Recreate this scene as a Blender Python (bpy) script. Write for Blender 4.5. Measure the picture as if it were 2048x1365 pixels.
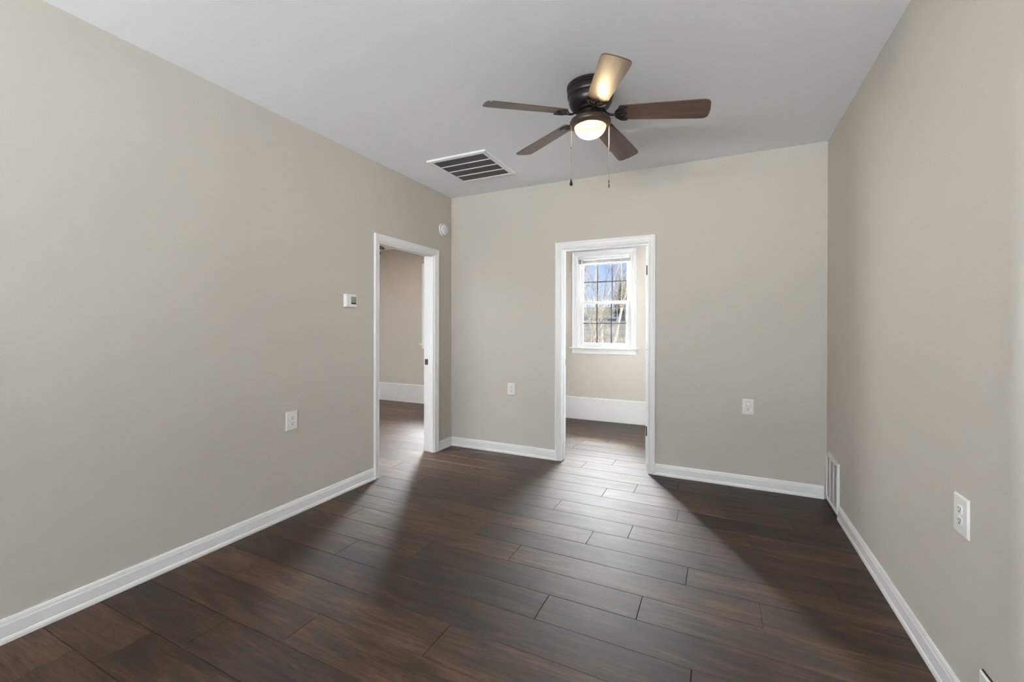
import bpy, bmesh, math, random
from mathutils import Vector, Matrix

scene = bpy.context.scene
for o in list(bpy.data.objects):
    bpy.data.objects.remove(o)

# ------------------------------------------------------------------ measured frame of the place (metres)
XL, XR = -2.601, 0.734          # left and right wall faces
YB = 4.038                      # back wall face
H = 2.689                       # ceiling of the near room
H2 = 2.640                      # ceiling of the two farther rooms
YN = 6.020                      # inner face of the far outside wall
YR = -3.20                      # wall behind the camera
WT = 0.12                       # partition thickness
YS = 0.30                       # south wall of the room on the left
FILL_SIDE, FILL_SIDE_L = 5.25, -1.10       # unseen side windows added for light: far room, near room behind the camera
FILL_SOUTH, FILL_WEST = -4.60, 4.40        # unseen windows added to light the room on the left
CAM_H = 1.2904

# ------------------------------------------------------------------ camera
f_px, yaw, pit, rol = 876.74, math.radians(26.4423), math.radians(-0.1588), math.radians(0.1043)
cd = bpy.data.cameras.new('camera')
cam = bpy.data.objects.new('camera', cd)
scene.collection.objects.link(cam)
fw = Vector((-math.sin(yaw) * math.cos(pit), math.cos(yaw) * math.cos(pit), math.sin(pit)))
rt = Vector((math.cos(yaw), math.sin(yaw), 0))
up = rt.cross(fw)
r2 = math.cos(rol) * rt + math.sin(rol) * up
u2 = -math.sin(rol) * rt + math.cos(rol) * up
M = Matrix(((r2.x, u2.x, -fw.x, 0), (r2.y, u2.y, -fw.y, 0), (r2.z, u2.z, -fw.z, CAM_H), (0, 0, 0, 1)))
cam.matrix_world = M
cd.sensor_fit = 'HORIZONTAL'
cd.sensor_width = 36
cd.lens = f_px / 2048 * 36
cd.shift_x = (1024 - 999.938) / 2048
cd.shift_y = -(682.5 - 656.476) / 2048
cd.clip_start = 0.02
cd.clip_end = 500
scene.camera = cam

# ------------------------------------------------------------------ view, world, daylight
vs = scene.view_settings
vs.view_transform = 'Standard'
vs.look = 'None'
vs.exposure = 0.0
vs.gamma = 1.0
vs.use_curve_mapping = False
scene.cycles.max_bounces = 10
scene.cycles.diffuse_bounces = 7
scene.cycles.glossy_bounces = 4
scene.cycles.transparent_max_bounces = 12
scene.cycles.sample_clamp_indirect = 50.0
scene.cycles.caustics_reflective = False
scene.cycles.caustics_refractive = False

world = bpy.data.worlds.new('sky')
scene.world = world
world.use_nodes = True
wn, wl = world.node_tree.nodes, world.node_tree.links
wn.clear()
tc = wn.new('ShaderNodeTexCoord')
sep = wn.new('ShaderNodeSeparateXYZ')
rmp = wn.new('ShaderNodeValToRGB')
bgn = wn.new('ShaderNodeBackground')
wo = wn.new('ShaderNodeOutputWorld')
wl.new(tc.outputs['Generated'], sep.inputs[0])
wl.new(sep.outputs['Z'], rmp.inputs[0])
wl.new(rmp.outputs[0], bgn.inputs[0])
wl.new(bgn.outputs[0], wo.inputs[0])
e = rmp.color_ramp.elements
e[0].position, e[0].color = 0.0, (0.62, 0.70, 0.86, 1)
e[1].position, e[1].color = 0.6, (0.16, 0.30, 0.70, 1)
m_ = rmp.color_ramp.elements.new(0.13)
m_.color = (0.40, 0.54, 0.88, 1)
bgn.inputs[1].default_value = 1.35


def area_light(name, loc, aim, sx, sy, watts, col=(1, 1, 1), spread=180):
    ld = bpy.data.lights.new(name, 'AREA')
    ld.shape = 'RECTANGLE'
    ld.size, ld.size_y = sx, sy
    ld.energy = watts
    ld.color = col
    ld.spread = math.radians(spread)
    lo = bpy.data.objects.new(name, ld)
    scene.collection.objects.link(lo)
    lo.location = loc
    d = Vector(aim) - Vector(loc)
    lo.rotation_euler = d.to_track_quat('-Z', 'Y').to_euler()
    return lo


# panels stand in for window light; those at the unseen windows are added
DAY = (0.98, 0.99, 1.0)
area_light('daylight_panel', (-1.41, 7.3, 3.45), (-1.41, 4.6, 0.5), 2.4, 1.8, 3700, DAY)
area_light('daylight_panel', (-3.35, 7.9, 1.75), (-1.35, 6.0, 1.45), 1.7, 2.4, 4700, DAY, 95)
area_light('daylight_panel', (-5.05, 8.6, 3.05), (-4.0, 6.0, 1.6), 1.2, 1.0, 950, DAY)
area_light('daylight_panel', (XR + 0.50, FILL_SIDE, 1.70), (-2.0, FILL_SIDE - 0.1, 1.5), 0.9, 1.4, 38, (1.0, 0.95, 0.88))  # added fill through the far room's unseen side window
area_light('uplight_fill', (FILL_SOUTH, YS - 0.75, 0.75), (FILL_SOUTH, YS + 0.60, 2.35), 1.0, 0.9, 5600, (1.0, 0.985, 0.96), 62)  # added uplight through the unseen south window, brightens the left room's ceiling
area_light('daylight_panel', (-6.3 - 0.55, FILL_WEST, 1.60), (-3.0, FILL_WEST - 0.2, 1.4), 0.9, 1.3, 42, (1.0, 0.985, 0.96), 60)  # added fill through the unseen west window
area_light('daylight_panel', (XL - 0.55, FILL_SIDE_L, 1.55), (0.0, FILL_SIDE_L + 0.8, 1.2), 1.0, 1.4, 75, (0.95, 0.98, 1.0))  # added fill for the right wall, from an unseen window behind the camera
for x_ in (-2.05, -0.95, 0.15):  # added fill and uplight at the unseen rear windows
    area_light('daylight_panel', (x_, YR - 1.30, 2.20), (x_ * 0.6 - 0.4, 3.8, 0.30), 1.4, 0.9, 172, (0.96, 0.985, 1.0))
    area_light('uplight_fill', (x_, YR - 0.55, 0.75), (x_ * 0.6 - 0.4, 0.5, 3.40), 1.2, 0.9, 770, (0.99, 0.995, 1.0))
sd = bpy.data.lights.new('sun', 'SUN')
sd.energy = 4.5
sd.angle = math.radians(0.6)
sd.color = (1.0, 0.95, 0.86)
so = bpy.data.objects.new('sun', sd)
scene.collection.objects.link(so)
so.rotation_euler = Vector((-1.0, 0.0, -0.75)).to_track_quat('-Z', 'Y').to_euler()


# ------------------------------------------------------------------ materials
def mat(name, col, rough=0.5, metal=0.0, spec=0.5, bump=None, noise=None, emit=None):
    m = bpy.data.materials.new(name)
    m.use_nodes = True
    n, l = m.node_tree.nodes, m.node_tree.links
    b = n['Principled BSDF']
    b.inputs['Base Color'].default_value = (*col, 1)
    b.inputs['Roughness'].default_value = rough
    b.inputs['Metallic'].default_value = metal
    b.inputs['Specular IOR Level'].default_value = spec
    if bump or noise:
        t = n.new('ShaderNodeTexCoord')
    if bump:
        sc, st = bump
        nt = n.new('ShaderNodeTexNoise')
        nt.inputs['Scale'].default_value = sc
        nt.inputs['Detail'].default_value = 4
        bp = n.new('ShaderNodeBump')
        bp.inputs['Strength'].default_value = st
        bp.inputs['Distance'].default_value = 0.002
        l.new(t.outputs['Object'], nt.inputs['Vector'])
        l.new(nt.outputs[0], bp.inputs['Height'])
        l.new(bp.outputs[0], b.inputs['Normal'])
    if noise:
        sc, amt = noise
        nt = n.new('ShaderNodeTexNoise')
        nt.inputs['Scale'].default_value = sc
        nt.inputs['Detail'].default_value = 5
        mx = n.new('ShaderNodeMix')
        mx.data_type = 'RGBA'
        mx.inputs[6].default_value = (*[c * (1 - amt) for c in col], 1)
        mx.inputs[7].default_value = (*[min(1, c * (1 + amt)) for c in col], 1)
        l.new(t.outputs['Object'], nt.inputs['Vector'])
        l.new(nt.outputs[0], mx.inputs[0])
        l.new(mx.outputs[2], b.inputs['Base Color'])
    return m


M_WALL = mat('greige_wall_paint', (0.560, 0.524, 0.486), 0.62, spec=0.35, bump=(260, 0.12), noise=(1.3, 0.012))
M_CEIL = mat('flat_ceiling_paint', (0.845, 0.868, 0.905), 0.8, spec=0.2, bump=(180, 0.15))
M_TRIM = mat('white_trim_paint', (0.83, 0.84, 0.85), 0.34, spec=0.5)
M_PLATE = mat('white_plastic', (0.80, 0.80, 0.79), 0.35)
M_VINYL = mat('white_vinyl', (0.77, 0.775, 0.78), 0.3)
M_SLOT = mat('dark_slot', (0.02, 0.02, 0.02), 0.6)
M_DARK = mat('duct_dark', (0.03, 0.03, 0.028), 0.8)
M_BRONZE = mat('oil_rubbed_bronze', (0.022, 0.016, 0.013), 0.34, metal=0.35, spec=0.6, noise=(30, 0.25))
M_KIT = mat('warm_bronze', (0.060, 0.043, 0.031), 0.36, metal=0.25, spec=0.6)
M_IRON = mat('black_bronze', (0.012, 0.010, 0.009), 0.3, metal=0.3, spec=0.6)
M_DUCT = mat('galvanised_grey', (0.33, 0.33, 0.32), 0.6)
M_CHAIN = mat('chain_metal', (0.40, 0.37, 0.32), 0.35, metal=0.8)
M_STEEL = mat('dark_nickel', (0.050, 0.045, 0.038), 0.45, metal=0.3)
M_CHROME = mat('bright_latch_metal', (0.75, 0.74, 0.72), 0.25, metal=1.0)
M_MUNTIN = mat('grey_grille_bar', (0.075, 0.085, 0.095), 0.4)
M_BLIND = mat('blind_slat', (0.62, 0.61, 0.59), 0.45)
M_LCD = mat('lcd_grey_green', (0.20, 0.215, 0.175), 0.4, spec=0.3)
M_LCDD = mat('lcd_surround', (0.03, 0.033, 0.028), 0.55, spec=0.2)
M_BARK = mat('pale_bark', (0.42, 0.39, 0.36), 0.9, noise=(6, 0.45))
M_TWIG = mat('twig_bark', (0.115, 0.098, 0.085), 0.9, noise=(4, 0.4))
M_PINE = mat('evergreen_needles', (0.24, 0.32, 0.26), 0.85, noise=(5, 0.5))


def mat_glass():
    m = bpy.data.materials.new('window_glass')
    m.use_nodes = True
    n, l = m.node_tree.nodes, m.node_tree.links
    n.clear()
    o = n.new('ShaderNodeOutputMaterial')
    tr = n.new('ShaderNodeBsdfTransparent')
    tr.inputs[0].default_value = (0.95, 0.97, 0.97, 1)
    gl = n.new('ShaderNodeBsdfGlossy')
    gl.inputs['Roughness'].default_value = 0.02
    fr = n.new('ShaderNodeFresnel')
    fr.inputs[0].default_value = 1.35
    mx = n.new('ShaderNodeMixShader')
    l.new(fr.outputs[0], mx.inputs[0])
    l.new(tr.outputs[0], mx.inputs[1])
    l.new(gl.outputs[0], mx.inputs[2])
    l.new(mx.outputs[0], o.inputs[0])
    return m


M_GLASS = mat_glass()


def mat_bowl():
    m = bpy.data.materials.new('frosted_opal_glass')
    m.use_nodes = True
    n, l = m.node_tree.nodes, m.node_tree.links
    n.clear()
    o = n.new('ShaderNodeOutputMaterial')
    t = n.new('ShaderNodeBsdfTranslucent')
    t.inputs[0].default_value = (0.018, 0.0145, 0.0095, 1)
    c = n.new('ShaderNodeBsdfTransparent')
    c.inputs[0].default_value = (1.0, 0.95, 0.86, 1)
    d = n.new('ShaderNodeBsdfDiffuse')
    d.inputs[0].default_value = (0.85, 0.80, 0.70, 1)
    g = n.new('ShaderNodeBsdfGlossy')
    g.inputs['Roughness'].default_value = 0.15
    k = n.new('ShaderNodeMixShader')
    k.inputs[0].default_value = 0.40
    a = n.new('ShaderNodeMixShader')
    a.inputs[0].default_value = 0.25
    b = n.new('ShaderNodeMixShader')
    b.inputs[0].default_value = 0.04
    l.new(t.outputs[0], k.inputs[1])
    l.new(c.outputs[0], k.inputs[2])
    l.new(k.outputs[0], a.inputs[1])
    l.new(d.outputs[0], a.inputs[2])
    l.new(a.outputs[0], b.inputs[1])
    l.new(g.outputs[0], b.inputs[2])
    l.new(b.outputs[0], o.inputs[0])
    return m


M_BOWL = mat_bowl()


def mat_planks():
    m = bpy.data.materials.new('dark_wood_planks')
    m.use_nodes = True
    n, l = m.node_tree.nodes, m.node_tree.links
    b = n['Principled BSDF']
    tc = n.new('ShaderNodeTexCoord')
    at = n.new('ShaderNodeAttribute')
    at.attribute_name = 'plank'
    # shift the grain of every plank by its own random amount
    sc = n.new('ShaderNodeVectorMath')
    sc.operation = 'SCALE'
    sc.inputs['Scale'].default_value = 37.0
    l.new(at.outputs['Color'], sc.inputs[0])
    ad = n.new('ShaderNodeVectorMath')
    ad.operation = 'ADD'
    l.new(tc.outputs['Object'], ad.inputs[0])
    l.new(sc.outputs[0], ad.inputs[1])

    def noise(scale_vec, detail, rough=0.6, dist=0.0):
        mp = n.new('ShaderNodeMapping')
        mp.inputs['Scale'].default_value = scale_vec
        l.new(ad.outputs[0], mp.inputs[0])
        t = n.new('ShaderNodeTexNoise')
        t.inputs['Scale'].default_value = 1.0
        t.inputs['Detail'].default_value = detail
        t.inputs['Roughness'].default_value = rough
        t.inputs['Distortion'].default_value = dist
        l.new(mp.outputs[0], t.inputs['Vector'])
        return t
    broad = noise((2.2, 13, 1), 5, 0.62, 0.9)
    grain = noise((5, 85, 1), 7, 0.74, 0.35)
    fine = noise((26, 620, 1), 3, 0.7)
    ramp = n.new('ShaderNodeValToRGB')
    el = ramp.color_ramp.elements
    el[0].position, el[0].color = 0.30, (0.0130, 0.0070, 0.0050, 1)
    el[1].position, el[1].color = 0.74, (0.1250, 0.0680, 0.0400, 1)
    k = ramp.color_ramp.elements.new(0.50)
    k.color = (0.0400, 0.0220, 0.0140, 1)
    sepc = n.new('ShaderNodeSeparateColor')
    l.new(at.outputs['Color'], sepc.inputs[0])

    def math_(op, a, bb):
        x = n.new('ShaderNodeMath')
        x.operation = op
        for i, v in enumerate((a, bb)):
            if isinstance(v, (int, float)):
                x.inputs[i].default_value = v
            else:
                l.new(v, x.inputs[i])
        return x.outputs[0]
    s = math_('ADD', math_('MULTIPLY', broad.outputs[0], 0.66), math_('MULTIPLY', grain.outputs[0], 0.86))
    s = math_('ADD', s, math_('MULTIPLY', fine.outputs[0], 0.34))
    s = math_('ADD', s, math_('MULTIPLY', math_('SUBTRACT', sepc.outputs[0], 0.5), 0.14))
    s = math_('SUBTRACT', s, 0.43)
    l.new(s, ramp.inputs[0])
    # a little warm/cool difference between planks
    mx = n.new('ShaderNodeMix')
    mx.data_type = 'RGBA'
    mx.blend_type = 'MULTIPLY'
    mx.inputs[0].default_value = 1.0
    tint = n.new('ShaderNodeValToRGB')
    tint.color_ramp.elements[0].color = (1.06, 0.97, 0.90, 1)
    tint.color_ramp.elements[1].color = (0.95, 0.99, 1.06, 1)
    l.new(sepc.outputs[1], tint.inputs[0])
    l.new(ramp.outputs[0], mx.inputs[6])
    l.new(tint.outputs[0], mx.inputs[7])
    l.new(mx.outputs[2], b.inputs['Base Color'])
    rr = n.new('ShaderNodeMapRange')
    rr.inputs[1].default_value, rr.inputs[2].default_value = 0.3, 0.7
    rr.inputs[3].default_value, rr.inputs[4].default_value = 0.46, 0.62
    l.new(grain.outputs[0], rr.inputs[0])
    l.new(rr.outputs[0], b.inputs['Roughness'])
    b.inputs['Specular IOR Level'].default_value = 0.5
    bp = n.new('ShaderNodeBump')
    bp.inputs['Strength'].default_value = 0.12
    bp.inputs['Distance'].default_value = 0.001
    l.new(math_('ADD', grain.outputs[0], fine.outputs[0]), bp.inputs['Height'])
    l.new(bp.outputs[0], b.inputs['Normal'])
    return m


M_PLANK = mat_planks()
M_GAP = mat('plank_joint', (0.008, 0.006, 0.005), 0.7)


def mat_blade():
    m = bpy.data.materials.new('walnut_blade')
    m.use_nodes = True
    n, l = m.node_tree.nodes, m.node_tree.links
    b = n['Principled BSDF']
    tc = n.new('ShaderNodeTexCoord')
    mp = n.new('ShaderNodeMapping')
    mp.inputs['Scale'].default_value = (4, 60, 60)
    t = n.new('ShaderNodeTexNoise')
    t.inputs['Scale'].default_value = 1
    t.inputs['Detail'].default_value = 6
    r = n.new('ShaderNodeValToRGB')
    r.color_ramp.elements[0].position = 0.3
    r.color_ramp.elements[0].color = (0.055, 0.030, 0.024, 1)
    r.color_ramp.elements[1].position = 0.72
    r.color_ramp.elements[1].color = (0.130, 0.074, 0.060, 1)
    l.new(tc.outputs['Object'], mp.inputs[0])
    l.new(mp.outputs[0], t.inputs['Vector'])
    l.new(t.outputs[0], r.inputs[0])
    l.new(r.outputs[0], b.inputs['Base Color'])
    b.inputs['Roughness'].default_value = 0.34
    b.inputs['Specular IOR Level'].default_value = 0.85
    return m


M_BLADE = mat_blade()


def mat_mesh_panel():
    """expanded-metal face of the return grille: pale wires over the dark duct"""
    m = bpy.data.materials.new('grille_mesh')
    m.use_nodes = True
    n, l = m.node_tree.nodes, m.node_tree.links
    b = n['Principled BSDF']
    tc = n.new('ShaderNodeTexCoord')
    mp = n.new('ShaderNodeMapping')
    mp.inputs['Rotation'].default_value = (0, 0, math.radians(45))
    mp.inputs['Scale'].default_value = (125, 125, 0.0)
    ck = n.new('ShaderNodeTexChecker')
    ck.inputs['Scale'].default_value = 1.0
    ck.inputs[1].default_value = (0.040, 0.038, 0.034, 1)
    ck.inputs[2].default_value = (0.13, 0.125, 0.11, 1)
    l.new(tc.outputs['Object'], mp.inputs[0])
    l.new(mp.outputs[0], ck.inputs[0])
    l.new(ck.outputs[0], b.inputs['Base Color'])
    b.inputs['Roughness'].default_value = 0.7
    return m


M_MESH = mat_mesh_panel()


def mat_hill():
    m = bpy.data.materials.new('winter_grass')
    m.use_nodes = True
    n, l = m.node_tree.nodes, m.node_tree.links
    b = n['Principled BSDF']
    tc = n.new('ShaderNodeTexCoord')
    t = n.new('ShaderNodeTexNoise')
    t.inputs['Scale'].default_value = 0.35
    t.inputs['Detail'].default_value = 8
    t.inputs['Roughness'].default_value = 0.7
    r = n.new('ShaderNodeValToRGB')
    r.color_ramp.elements[0].position = 0.35
    r.color_ramp.elements[0].color = (0.27, 0.30, 0.15, 1)
    r.color_ramp.elements[1].position = 0.6
    r.color_ramp.elements[1].color = (0.58, 0.52, 0.36, 1)
    k = r.color_ramp.elements.new(0.47)
    k.color = (0.42, 0.36, 0.25, 1)
    l.new(tc.outputs['Object'], t.inputs['Vector'])
    l.new(t.outputs[0], r.inputs[0])
    l.new(r.outputs[0], b.inputs['Base Color'])
    b.inputs['Roughness'].default_value = 0.95
    return m


M_HILL = mat_hill()


# ------------------------------------------------------------------ mesh helpers
def link(name, bm, material, parent=None, loc=None, smooth=False, bevel=0.0):
    bmesh.ops.recalc_face_normals(bm, faces=bm.faces)
    me = bpy.data.meshes.new(name)
    bm.to_mesh(me)
    bm.free()
    o = bpy.data.objects.new(name, me)
    scene.collection.objects.link(o)
    for mm in (material if isinstance(material, (list, tuple)) else [material]):
        me.materials.append(mm)
    if smooth:
        for p in me.polygons:
            p.use_smooth = True
        try:
            me.set_sharp_from_angle(angle=math.radians(38))
        except Exception:
            pass
    if bevel:
        md = o.modifiers.new('bevel', 'BEVEL')
        md.width = bevel
        md.segments = 2
        md.limit_method = 'ANGLE'
        md.angle_limit = math.radians(35)
    if parent:
        o.parent = parent
    if loc is not None:
        o.location = loc
    return o


def box(bm, x0, x1, y0, y1, z0, z1, mi=0):
    v = [bm.verts.new((x, y, z)) for z in (z0, z1) for y in (y0, y1) for x in (x0, x1)]
    fs = []
    for q in ((0, 1, 3, 2), (4, 6, 7, 5), (0, 4, 5, 1), (2, 3, 7, 6), (0, 2, 6, 4), (1, 5, 7, 3)):
        f = bm.faces.new([v[i] for i in q])
        f.material_index = mi
        fs.append(f)
    return fs


def lathe(bm, prof, n=48, axis='z', cap=False):
    """prof: list of (r, h); axis z up by default, 'x' or 'y' put h along that axis"""
    rings = []
    for r, h in prof:
        ring = []
        if r < 1e-6:
            p = {'z': (0, 0, h), 'x': (h, 0, 0), 'y': (0, h, 0)}[axis]
            ring = [bm.verts.new(p)]
        else:
            for i in range(n):
                a = 2 * math.pi * i / n
                c, s = r * math.cos(a), r * math.sin(a)
                p = {'z': (c, s, h), 'x': (h, c, s), 'y': (c, h, s)}[axis]
                ring.append(bm.verts.new(p))
        rings.append(ring)
    for A, B in zip(rings, rings[1:]):
        for i in range(n):
            j = (i + 1) % n
            if len(A) == 1 and len(B) == 1:
                continue
            if len(A) == 1:
                bm.faces.new((A[0], B[i], B[j]))
            elif len(B) == 1:
                bm.faces.new((A[i], A[j], B[0]))
            else:
                bm.faces.new((A[i], A[j], B[j], B[i]))
    if cap:
        for R_ in (rings[0], rings[-1]):
            if len(R_) > 2:
                bm.faces.new(R_)


def tube(bm, pts, radii, n=8, cap=True, flat=1.0):
    pts = [Vector(p) for p in pts]
    if not isinstance(radii, (list, tuple)):
        radii = [radii] * len(pts)
    rings = []
    prev = None
    for i, p in enumerate(pts):
        t = (pts[min(i + 1, len(pts) - 1)] - pts[max(i - 1, 0)]).normalized()
        if prev is None:
            ref = Vector((0, 0, 1)) if abs(t.z) < 0.9 else Vector((1, 0, 0))
            a = t.cross(ref).normalized()
        else:
            a = (prev - t * prev.dot(t))
            a = a.normalized() if a.length > 1e-6 else t.orthogonal().normalized()
        prev = a
        b = t.cross(a)
        rings.append([bm.verts.new(p + radii[i] * (math.cos(2 * math.pi * k / n) * a + flat * math.sin(2 * math.pi * k / n) * b))
                      for k in range(n)])
    for A, B in zip(rings, rings[1:]):
        for k in range(n):
            bm.faces.new((A[k], A[(k + 1) % n], B[(k + 1) % n], B[k]))
    if cap:
        bm.faces.new(rings[0])
        bm.faces.new(rings[-1])


def prism(bm, outline, z0, z1):
    """outline in x,y extruded from z0 to z1"""
    a = [bm.verts.new((x, y, z0)) for x, y in outline]
    b = [bm.verts.new((x, y, z1)) for x, y in outline]
    n = len(a)
    bm.faces.new(a[::-1])
    bm.faces.new(b)
    for i in range(n):
        bm.faces.new((a[i], a[(i + 1) % n], b[(i + 1) % n], b[i]))


def tag(o, label=None, cat=None, group=None, kind=None):
    if label:
        o['label'] = label
    if cat:
        o['category'] = cat
    if group:
        o['group'] = group
    if kind:
        o['kind'] = kind
    return o


def empty(name, loc, rot=(0, 0, 0)):
    o = bpy.data.objects.new(name, None)
    o.empty_display_size = 0.1
    scene.collection.objects.link(o)
    o.location = loc
    o.rotation_euler = rot
    return o


def structure(o):
    o['kind'] = 'structure'
    return o


# ------------------------------------------------------------------ walls and ceilings
def wall_cells(bm, u0, u1, z0, z1, holes, put):
    """rectangular wall with rectangular holes, split into blocks; put(u0,u1,z0,z1) adds one"""
    us = sorted({u0, u1, *[h[0] for h in holes], *[h[1] for h in holes]})
    for a, b in zip(us, us[1:]):
        spans = sorted([(h[2], h[3]) for h in holes if h[0] <= a + 1e-6 and h[1] >= b - 1e-6])
        z = z0
        for s in spans:
            if s[0] > z + 1e-6:
                put(a, b, z, s[0])
            z = s[1]
        if z < z1 - 1e-6:
            put(a, b, z, z1)


def wall_x(name, x0, x1, ya, yb, z1, holes=()):
    bm = bmesh.new()
    wall_cells(bm, ya, yb, -0.02, z1, holes, lambda a, b, c, d: box(bm, x0, x1, a, b, c, d))
    return structure(link(name, bm, M_WALL))


def wall_y(name, y0, y1, xa, xb, z1, holes=()):
    bm = bmesh.new()
    wall_cells(bm, xa, xb, -0.02, z1, holes, lambda a, b, c, d: box(bm, a, b, y0, y1, c, d))
    return structure(link(name, bm, M_WALL))


JB = 0.018                                   # jamb lining thickness
D1 = (-1.347, -0.549, 2.040)                 # back doorway: x range and head, at the casing's inner edge
D2 = (2.8986, 3.720, 2.022)                  # left doorway: y range and head
WX0, WX1 = -6.3, XR                          # extent of the farther rooms
WIN_W = 0.757                                # window rough opening
WINS = (-1.4115, -4.0135)                    # window centres on the far outside wall
FILL_REAR = (-2.05, -0.95, 0.15)  # unseen windows behind the camera, added for fill light
ZT = 2.9                                     # walls run up past the ceilings


def hole_d(a, b, t):
    return (a - JB, b + JB, -0.02, t + JB)


def hole_w(c):
    return (c - WIN_W / 2, c + WIN_W / 2, 1.005, 2.283)


wall_x('wall_left', XL - WT, XL, YR - 0.18, YN, ZT, [hole_d(*D2), hole_w(FILL_SIDE_L)])
wall_y('wall_back', YB, YB + WT, XL, XR, ZT, [hole_d(*D1)])
wall_x('wall_right', XR, XR + 0.18, YR - 0.18, YN + 0.18, ZT, [hole_w(FILL_SIDE)])
wall_y('wall_rear', YR - 0.18, YR, XL, XR, ZT, [hole_w(c) for c in FILL_REAR])
wall_y('wall_south', YS - 0.18, YS, WX0, XL - WT, ZT, [hole_w(FILL_SOUTH)])
wall_y('wall_north', YN, YN + 0.18, WX0, XR, ZT, [hole_w(c) for c in WINS])
wall_x('wall_west', WX0 - 0.18, WX0, YS - 0.18, YN + 0.18, ZT, [hole_w(FILL_WEST)])

bm = bmesh.new()
box(bm, XL, XR, YR, YB, H, H + 0.12)
structure(link('ceiling', bm, M_CEIL))
bm = bmesh.new()
box(bm, XL, XR, YB + WT, YN, H2, H2 + 0.12)
structure(link('ceiling_back', bm, M_CEIL))
bm = bmesh.new()
box(bm, WX0, XL - WT, YS, YN, H2, H2 + 0.12)
structure(link('ceiling_left', bm, M_CEIL))
bm = bmesh.new()
box(bm, WX0 - 0.5, XR + 0.5, YR - 0.5, YN + 0.45, ZT, ZT + 0.15)
structure(link('roof', bm, M_TRIM))

# ------------------------------------------------------------------ plank floor (one mesh, every board with its own tone)
random.seed(4)
SEAMS = [1.003, 1.200, 1.400, 1.600, 1.798, 1.994, 2.182, 2.372, 2.556, 2.740, 2.935, 3.130, 3.325, 3.517, 3.712, 3.922, 4.125, 4.312]
OFFS = [-1.928, -1.593, -1.033, -1.300, -0.723, -0.320, 0.178, -0.140, -0.700, -0.490, 0.177, -0.243, -0.790, -0.585, -0.285, -1.120, -0.883]
rows = [(SEAMS[i], SEAMS[i + 1], OFFS[i]) for i in range(len(OFFS))]
y = SEAMS[0]
while y > YR:
    rows.append((y - 0.196, y, random.uniform(-1.2, 0)))
    y -= 0.196
y = SEAMS[-1]
while y < YN:
    rows.append((y, y + 0.196, random.uniform(-1.2, 0)))
    y += 0.196
PL = 1.215
bm = bmesh.new()
lay = bm.loops.layers.color.new('plank')
X0, X1 = WX0, XR
g, ch, dp = 0.0007, 0.0016, 0.0022
for (ya, yb, off) in rows:
    x = off
    while x > X0:
        x -= PL
    while x < X1:
        a, b = max(x, X0), min(x + PL, X1)
        x += PL
        if b - a < 0.01:
            continue
        c0, c1 = max(ya, YR), min(yb, YN)
        if c1 - c0 < 0.01:
            continue
        o_ = [(a + g, c0 + g), (b - g, c0 + g), (b - g, c1 - g), (a + g, c1 - g)]
        i_ = [(a + g + ch, c0 + g + ch), (b - g - ch, c0 + g + ch), (b - g - ch, c1 - g - ch), (a + g + ch, c1 - g - ch)]
        vt = [bm.verts.new((px, py, 0)) for px, py in i_]
        vb = [bm.verts.new((px, py, -dp)) for px, py in o_]
        vz = [bm.verts.new((px, py, -0.012)) for px, py in o_]
        col = (random.random(), random.random(), random.random(), 1)
        fs = [bm.faces.new(vt)]
        for k in range(4):
            fs.append(bm.faces.new((vb[k], vb[(k + 1) % 4], vt[(k + 1) % 4], vt[k])))
            fs.append(bm.faces.new((vz[k], vz[(k + 1) % 4], vb[(k + 1) % 4], vb[k])))
        for f in fs:
            for lp in f.loops:
                lp[lay] = col
for f in box(bm, X0 - 0.1, X1 + 0.1, YR - 0.1, YN + 0.1, -0.10, -0.008):
    f.material_index = 1
structure(link('floor', bm, [M_PLANK, M_GAP]))

# ------------------------------------------------------------------ baseboards
BB = [(0, 0), (0.0165, 0), (0.0165, 0.012), (0.014, 0.021), (0.0115, 0.024), (0.0115, 0.072), (0.0095, 0.078),
      (0.0085, 0.088), (0.0055, 0.097), (0, 0.097)]
HB = [(0, 0), (0.030, 0), (0.030, 0.285), (0.036, 0.288), (0.036, 0.300), (0.033, 0.305), (0, 0.305)]


def run(bm, prof, p0, p1, nrm):
    """sweep a (out, up) profile straight from p0 to p1; nrm points into the room"""
    p0, p1, nrm = Vector((*p0, 0)), Vector((*p1, 0)), Vector((*nrm, 0))
    A = [bm.verts.new(p0 + nrm * a + Vector((0, 0, b))) for a, b in prof]
    B = [bm.verts.new(p1 + nrm * a + Vector((0, 0, b))) for a, b in prof]
    n = len(prof)
    for i in range(n):
        bm.faces.new((A[i], A[(i + 1) % n], B[(i + 1) % n], B[i]))
    bm.faces.new(A)
    bm.faces.new(B)


CW = 0.060                                   # casing width
bm = bmesh.new()
run(bm, BB, (XL, YR), (XL, D2[0] - CW), (1, 0))
run(bm, BB, (XL, D2[1] + CW), (XL, YB), (1, 0))
structure(link('baseboard_left', bm, M_TRIM))
bm = bmesh.new()
run(bm, BB, (XL + 0.0165, YB), (D1[0] - CW, YB), (0, -1))
run(bm, BB, (D1[1] + CW, YB), (XR - 0.018, YB), (0, -1))
structure(link('baseboard_back', bm, M_TRIM))
bm = bmesh.new()
run(bm, BB, (XR, YR), (XR, 3.635), (-1, 0))
structure(link('baseboard_right', bm, M_TRIM))
bm = bmesh.new()
run(bm, BB, (XL + 0.0165, YR), (XR - 0.0165, YR), (0, 1))
structure(link('baseboard_rear', bm, M_TRIM))
bm = bmesh.new()
run(bm, HB, (XL, YN), (XR, YN), (0, -1))
run(bm, HB, (WX0, YN), (XL - WT, YN), (0, -1))
structure(link('baseboard_north', bm, M_TRIM))

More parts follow.
